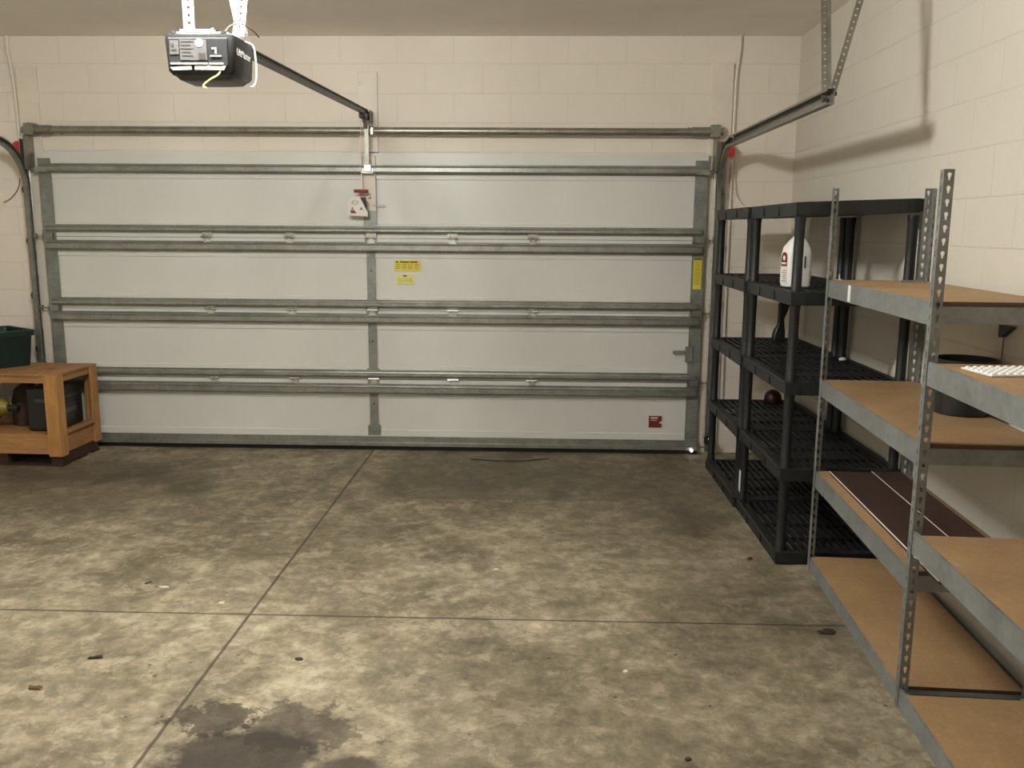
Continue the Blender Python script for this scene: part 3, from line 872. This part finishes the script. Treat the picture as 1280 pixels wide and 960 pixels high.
for z in (1.432, .955, .503, .062):
    beam_y(r1, .004, .003, LEN-.003, z, 1, None); beam_y(r1, DEP-.004, .003, LEN-.003, z, -1, None)
    beam_x(r1, .006, .004, DEP-.004, z, 1); beam_x(r1, LEN-.006, .004, DEP-.004, z, -1)
    shelf(r1, .034 if z < .1 else .010, LEN-.010, z)
b = B(); box(b, .0025, .0045, .93, .965, 1.358, 1.428); build('tape_strip', b, M['white'], r1, label='white mark on the top front beam')
L2 = 1.36
d2 = Matrix.Rotation(ang, 3, 'Z')
r2 = empty('metal_shelf_rack', P2 + d2 @ Vector((-.004, -.004 - L2, 0)), ang, label='nearest grey steel rack, three particle-board shelves cut off by the right edge', cat='shelf rack', group='grey steel racks with particle-board shelves')
post(r2, 0, 0, 1, 1); post(r2, DEP, 0, -1, 1)
for z in (1.236, .652, .072):
    beam_y(r2, .004, .003, L2-.001, z, 1, None); beam_y(r2, DEP-.004, .003, L2-.001, z, -1, None)
    beam_x(r2, .006, .004, DEP-.004, z, 1); beam_x(r2, L2-.006, .004, DEP-.004, z-.006, -1)
    shelf(r2, .010, L2-.044, z)

# dark laminate boards lying on the second shelf
def lam(x0, x1, y0, y1, lab):
    r = empty('laminate_board', P2, ang, label=lab, cat='board', group='dark laminate boards')
    b = B(); box(b, x0, x1, y0, y1, .505, .521); build('board_core', b, M['dark'], r)
    b = B(); box(b, x0-.0018, x0-.0002, y0, y1, .5165, .5215); build('edge_band', b, M['white'], r, label='white front edge')
lam(.058, .255, -.105, LEN-.07, 'dark brown board with white front edge, front one on the steel rack')
lam(.260, .398, .01, LEN-.05, 'dark brown board behind the front one, against the wall side')

# small fittings
b = B(); prism(b, thick([(.30, 0), (.30, .004), (.37, .004)], .004), 'z', 0, .004)
b.free()
br = empty('steel_bracket', P2, ang, label='small flat grey bracket lying at the back of the top rack shelf', cat='bracket')
b = B(); box(b, .290, .395, LEN-.17, LEN-.145, 1.434, 1.437); box(b, .290, .395, LEN-.147, LEN-.144, 1.434, 1.443)
build('plate', b, M['rackm'], br)
b = B(); box(b, .02, .055, LEN-.055, LEN-.035, 1.434, 1.439); tube(b, [(.045, LEN-.045, 1.438), (.045, LEN-.045, 1.462)], .003, 8)
o = build('bolt', b, M['galvb'], label='small bolt fitting on the top rack shelf at its far front corner', cat='bolt'); o.location = P2; o.rotation_euler = (0, 0, ang)

# black bucket on third shelf
bk = empty('bucket', (2.905, -3.085, .957), label='black round bucket standing on the third rack shelf', cat='bucket')
b = B()
lathe(b, [(.100, 0), (.104, .004), (.112, .205), (.118, .205), (.118, .216), (.109, .216), (.098, .010)], (0, 0, 0), 32); build('bucket_body', b, M['black'], bk, smooth=True)

# white bumpy tray on nearest rack
ty = empty('white_tray', (2.553, -3.790, 1.2385), math.radians(6), label='white plastic tray with rows of small bumps on the nearest rack shelf', cat='tray')
b = B(); box(b, 0, .30, -.155, 0, 0, .006); build('tray_plate', b, M['white'], ty, bevel=.002)
b = B()
for i in range(12):
    for j in range(6):
        lathe(b, [(.0085, 0), (.0065, .004), (.003, .0055)], (.014+i*.0247, -.014-j*.0255, .006), 8)
build('bumps', b, M['white'], ty, smooth=True)

# black wall bracket with hanging cord
wb = empty('wall_bracket', (3.047, -3.12, 1.305), label='small black triangular bracket on the wall below the top rack shelf', cat='bracket')
b = B(); prism(b, [(.048, 0), (-.048, 0), (.030, -.048), (.044, -.05)], 'x', -.022, 0); build('bracket_body', b, M['black'], wb)
b = B(); tube(b, [(-.004, .036, -.048), (-.004, .038, -.20)], .0018, 6); build('cord', b, M['brown'], wb)

# ------------------------------------------------------------------ wooden crate, left
cr = empty('wooden_crate', (-2.068, -.69, 0), -.03, label='open-sided light wooden crate on a dark pallet base at the left', cat='crate')
CW, CD, ZT, ZBm = .86, .53, .655, .075
# local: x from -CW..0, y from 0..CD
def part(name, x0, x1, y0, y1, z0, z1, mat, bev=.002, **k):
    b = B(); box(b, x0, x1, y0, y1, z0, z1); return build(name, b, M[mat], cr, bevel=bev, **k)
for (x0, x1, y0, y1) in ((-.095, 0, 0, .018), (-.018, 0, .0185, .085), (-.018, 0, CD-.085, CD-.0185), (-.095, 0, CD-.018, CD), (-CW, -CW+.095, 0, .018), (-CW, -CW+.018, .0185, .085), (-CW, -CW+.095, CD-.018, CD)):
    part('corner_board', x0, x1, y0, y1, ZBm, ZT-.003, 'oakz')
for y0, y1 in ((.019, .037), (CD-.037, CD-.019)):
    part('rail', -CW+.02, -.0195, y0, y1, ZT-.065, ZT-.0135, 'oakx')
    part('rail', -CW+.02, -.0195, y0, y1, ZBm+.012, ZBm+.155, 'oakx')
part('rail', -.036, -.0195, .038, CD-.038, ZT-.065, ZT-.0135, 'oaky')
part('rail', -.036, -.0195, .038, CD-.038, ZBm+.012, ZBm+.155, 'oaky')
part('cleat', -.016, .004, .087, CD-.087, ZBm+.150, ZBm+.172, 'oaky')
part('rail', -CW+.0195, -CW+.036, .038, CD-.038, ZBm+.012, ZBm+.155, 'oaky')
part('rail', -CW+.0195, -CW+.036, .038, CD-.038, ZT-.065, ZT-.0135, 'oaky')
# top boards run front to back with a finger hole board
n = 7; w = (CW)/n
for k in range(n):
    x0 = -CW + k*w
    b = B()
    if k == 5:
        box(b, x0+.002, x0+w-.002, .001, .20, ZT-.012, ZT); box(b, x0+.002, x0+w-.002, .30, CD-.001, ZT-.012, ZT)
        box(b, x0+.002, x0+.040, .20, .30, ZT-.012, ZT); box(b, x0+w-.040, x0+w-.002, .20, .30, ZT-.012, ZT)
    else: box(b, x0+.002, x0+w-.002, .001, CD-.001, ZT-.012, ZT+(.0015 if k % 2 else 0))
    build('top_board', b, M['oaky'], cr)
part('floor_board', -CW+.037, -.037, .038, CD-.038, ZBm+.140, ZBm+.153, 'oakx', label='inner wooden deck')
for x in (-CW+.02, -.50, -.10):
    part('pallet_bearer', x, x+.085, .03, CD-.03, .012, ZBm+.011, 'pallet')
for y in (.02, .24, CD-.11):
    part('pallet_slat', -CW+.01, -.012, y, y+.09, .0, .012, 'pallet')
# things inside
DZ = ZBm + .153
tc = empty('tool_case', (-2.245, -.42, DZ), 0, label='dark grey plastic case inside the right end of the wooden crate', cat='case')
b = B(); box(b, -.115, .105, -.16, .20, 0, .315); build('case_body', b, M['black'], tc, bevel=.02)
for z0, z1, ya, yb in ((.225, .238, -.10, .12), (.165, .172, -.09, .11), (.110, .150, -.11, .10)):
    b = B(); box(b, .1042, .108, ya, yb, z0, z1); build('case_rib', b, M['dgrey'], tc, bevel=.002)
b = B(); box(b, -.05, .04, -.166, -.159, .21, .235); build('case_latch', b, M['dgrey'], tc, bevel=.004)
yt = empty('power_tool', (-2.575, -.53, DZ), label='yellow and black tool lying inside the left part of the wooden crate', cat='tool')
b = B(); rings = []
for x, r, z in ((-.20, .045, .17), (-.12, .075, .17), (-.04, .08, .17), (.02, .06, .165), (.06, .035, .16)):
    rings.append([(x, r*math.cos(2*PI*k/14), z + r*math.sin(2*PI*k/14)) for k in range(14)])
loft(b, rings); build('motor_body', b, plain('dull_yellow', lin(116, 104, 30), .5, 0, .4, 25), yt, smooth=True)
b = B(); tube(b, bez([(-.13, 0, .16), (-.10, .0, .08), (-.15, 0, .03)], 6), .028, 10); build('grip', b, M['black'], yt, smooth=True)
b = B(); tube(b, [(.05, 0, .16), (.13, 0, .155)], .026, 12); build('chuck', b, M['black'], yt, smooth=True)
b = B(); tube(b, [(-.05, -.07, .19), (-.05, -.088, .19)], .03, 14); build('motor_cap', b, M['black'], yt, smooth=True)
b = B(); box(b, -.20, -.08, -.05, .05, 0, .055); build('battery', b, M['black'], yt, bevel=.008)
b = B(); rings = []
for z, s in ((0, .9), (.07, 1.0), (.18, .97), (.26, .8), (.30, .4)):
    rings.append([(.11*s*math.cos(2*PI*k/18)*(1+.12*math.sin(3*k)), .10*s*math.sin(2*PI*k/18)*(1+.1*math.cos(2*k)), z) for k in range(18)])
loft(b, rings); bmesh.ops.translate(b, verts=b.verts, vec=(-2.49, -.33, DZ))
build('cloth_bag', b, plain('dark_cloth', lin(60, 46, 34), .9, 0, .4, 20), smooth=True, label='dark brown cloth bag at the back inside the wooden crate', cat='bag')

# dark green storage bin on the crate
bn = empty('storage_bin', (-2.685, -.285, ZT+.0018), math.radians(-36), label='dark green plastic storage bin standing on the wooden crate', cat='storage bin')
b = B()
hw, hd, hh = .215, .15, .262
def rr(w, d, z): return [(x, y, z) for x, y in rrect(w, d, .03, 5)]
rings = [rr(hw*.84, hd*.82, 0), rr(hw*.86, hd*.84, .006), rr(hw*.95, hd*.95, hh-.045), rr(hw*.96, hd*.96, hh-.042), rr(hw*1.03, hd*1.05, hh-.040), rr(hw*1.04, hd*1.06, hh-.002), rr(hw*1.02, hd*1.04, hh), rr(hw*.93, hd*.92, hh), rr(hw*.84, hd*.81, .02)]
loft(b, rings); build('bin_body', b, M['teal'], bn, smooth=True)
b = B(); prism(b, [(-.03, .045), (.11, .045), (.11, .068), (-.03, .068)], 'y', -hd*.875-.006, -hd*.875-.002)
o = build('bin_label', b, plain('label_silver', lin(150, 160, 156), .5, 0, .5, 90), bn, label='faded pale label strip')

# ------------------------------------------------------------------ floor litter
def scrap(name, x, y, sx, sy, mat, lab, cat, rz=0.0, leaf=False):
    b = B(); n = 9; top = []
    ring = []
    for k in range(n):
        a = 2*PI*k/n; r = 1 + random.uniform(-.25, .25)
        ring.append((sx*r*math.cos(a), sy*r*math.sin(a)))
    va = [b.verts.new((p[0], p[1], .0)) for p in ring]
    vb = [b.verts.new((p[0]*.9, p[1]*.9, .004 + (.006*abs(math.sin(2*k)) if leaf else random.uniform(0, .002)))) for k, p in enumerate(ring)]
    c = b.verts.new((0, 0, .004))
    for k in range(n):
        j = (k+1) % n
        b.faces.new((va[k], va[j], vb[j], vb[k])); b.faces.new((vb[k], vb[j], c))
    b.faces.new(va[::-1])
    o = build(name, b, mat, label=lab, cat=cat); o.location = (x, y, 0); o.rotation_euler = (0, 0, rz)
    return o
leafm = plain('dry_leaf', lin(92, 70, 44), .8, 0, .4, 60); pale = plain('pale_chip', lin(214, 206, 184), .7); drk = plain('dark_leaf', lin(48, 38, 28), .8)
scrap('dead_leaf', 2.462, -3.045, .045, .026, drk, 'crumpled brown leaf on the floor against the steel rack foot', 'leaf', .2, True)
scrap('paper_scrap', -.499, -2.707, .024, .008, pale, 'small white paper scrap on the floor left of the long joint', 'scrap', .1)
scrap('dead_leaf', -.594, -2.664, .018, .007, leafm, 'tiny brown leaf just left of the white paper scrap', 'leaf', .9)
scrap('dead_leaf', -.473, -3.400, .026, .009, drk, 'thin black leaf on the floor nearer than the cross joint', 'leaf', .25, True)
scrap('dead_leaf', -.576, -3.635, .030, .012, leafm, 'pale brown leaf at the lower left of the floor', 'leaf', -.1, True)
scrap('pebble', -.168, -2.87, .013, .008, pale, 'pale pebble just above the joint crossing, to its left', 'pebble', .2)
scrap('pebble', 1.583, -3.418, .012, .010, pale, 'white pebble on the floor below the long cross joint, right of centre', 'pebble')
scrap('paint_chip', 1.040, -2.417, .016, .008, pale, 'pale chip lying near the middle of the far floor', 'chip', .4)
scrap('pebble', 1.727, -3.977, .011, .010, drk, 'dark pebble at the bottom edge of the floor right of centre', 'pebble')
scrap('pebble', .315, -3.372, .016, .012, drk, 'dark brown pebble right of the long joint, nearer than the cross joint', 'pebble')
scrap('dead_leaf', 2.330, -2.215, .020, .010, leafm, 'small dry leaf beside the foot of the nearer black shelving unit', 'leaf', .6, True)
b = B(); tube(b, bez([(.75, -.32, .004), (.95, -.36, .006), (1.15, -.34, .004), (1.32, -.27, .004)], 6), .0035, 6)
build('twig', b, drk, smooth=True, label='thin dark twig lying on the floor in front of the door', cat='twig')

# ------------------------------------------------------------------ light
def light(name, kind, loc, energy, col, size=.1, rot=None, sy=None):
    l = bpy.data.lights.new(name, kind); l.energy = energy; l.color = col
    if kind == 'POINT': l.shadow_soft_size = size
    if kind == 'AREA':
        l.size = size
        if sy: l.shape = 'RECTANGLE'; l.size_y = sy
    o = bpy.data.objects.new(name, l); o.location = loc; COL.objects.link(o)
    if rot: o.rotation_euler = rot
    return o
for k in range(5):   # a fluorescent fitting above the opener
    light('tube_light', 'POINT', (-.36 + .16*k, -3.46, 2.825), 42, (.985, 1, .985), .055)
light('rear_fill_light', 'AREA', (-.6, -7.4, 2.9), 42, (.99, 1, .985), 1.0)  # unseen soft fill added behind the camera to lift the dim ceiling and walls
w = bpy.data.worlds.new('world'); S.world = w; w.use_nodes = True
w.node_tree.nodes['Background'].inputs[0].default_value = (.6, .58, .52, 1)
w.node_tree.nodes['Background'].inputs[1].default_value = .02

# ------------------------------------------------------------------ camera
f, cx, cy, cz, yaw, pit, rol = 1102.1, 1.2385, -6.5474, 1.6577, .0305, .1737, .0065
r = Vector((math.cos(yaw), math.sin(yaw), 0)); fw = Vector((-math.sin(yaw), math.cos(yaw), 0)); up = Vector((0, 0, 1))
F = fw*math.cos(pit) - up*math.sin(pit); U = up*math.cos(pit) + fw*math.sin(pit)
R2 = r*math.cos(rol) + U*math.sin(rol); U2 = U*math.cos(rol) - r*math.sin(rol)
cam = bpy.data.cameras.new('camera'); co = bpy.data.objects.new('camera', cam); COL.objects.link(co)
mat = Matrix((R2, U2, -F)).transposed().to_4x4(); mat.translation = (cx, cy, cz)
co.matrix_world = mat
cam.sensor_width = 36; cam.lens = f*36/1280; cam.clip_start = .05
S.camera = co
S.view_settings.view_transform = 'Standard'
S.view_settings.look = 'None'
S.view_settings.exposure = 0
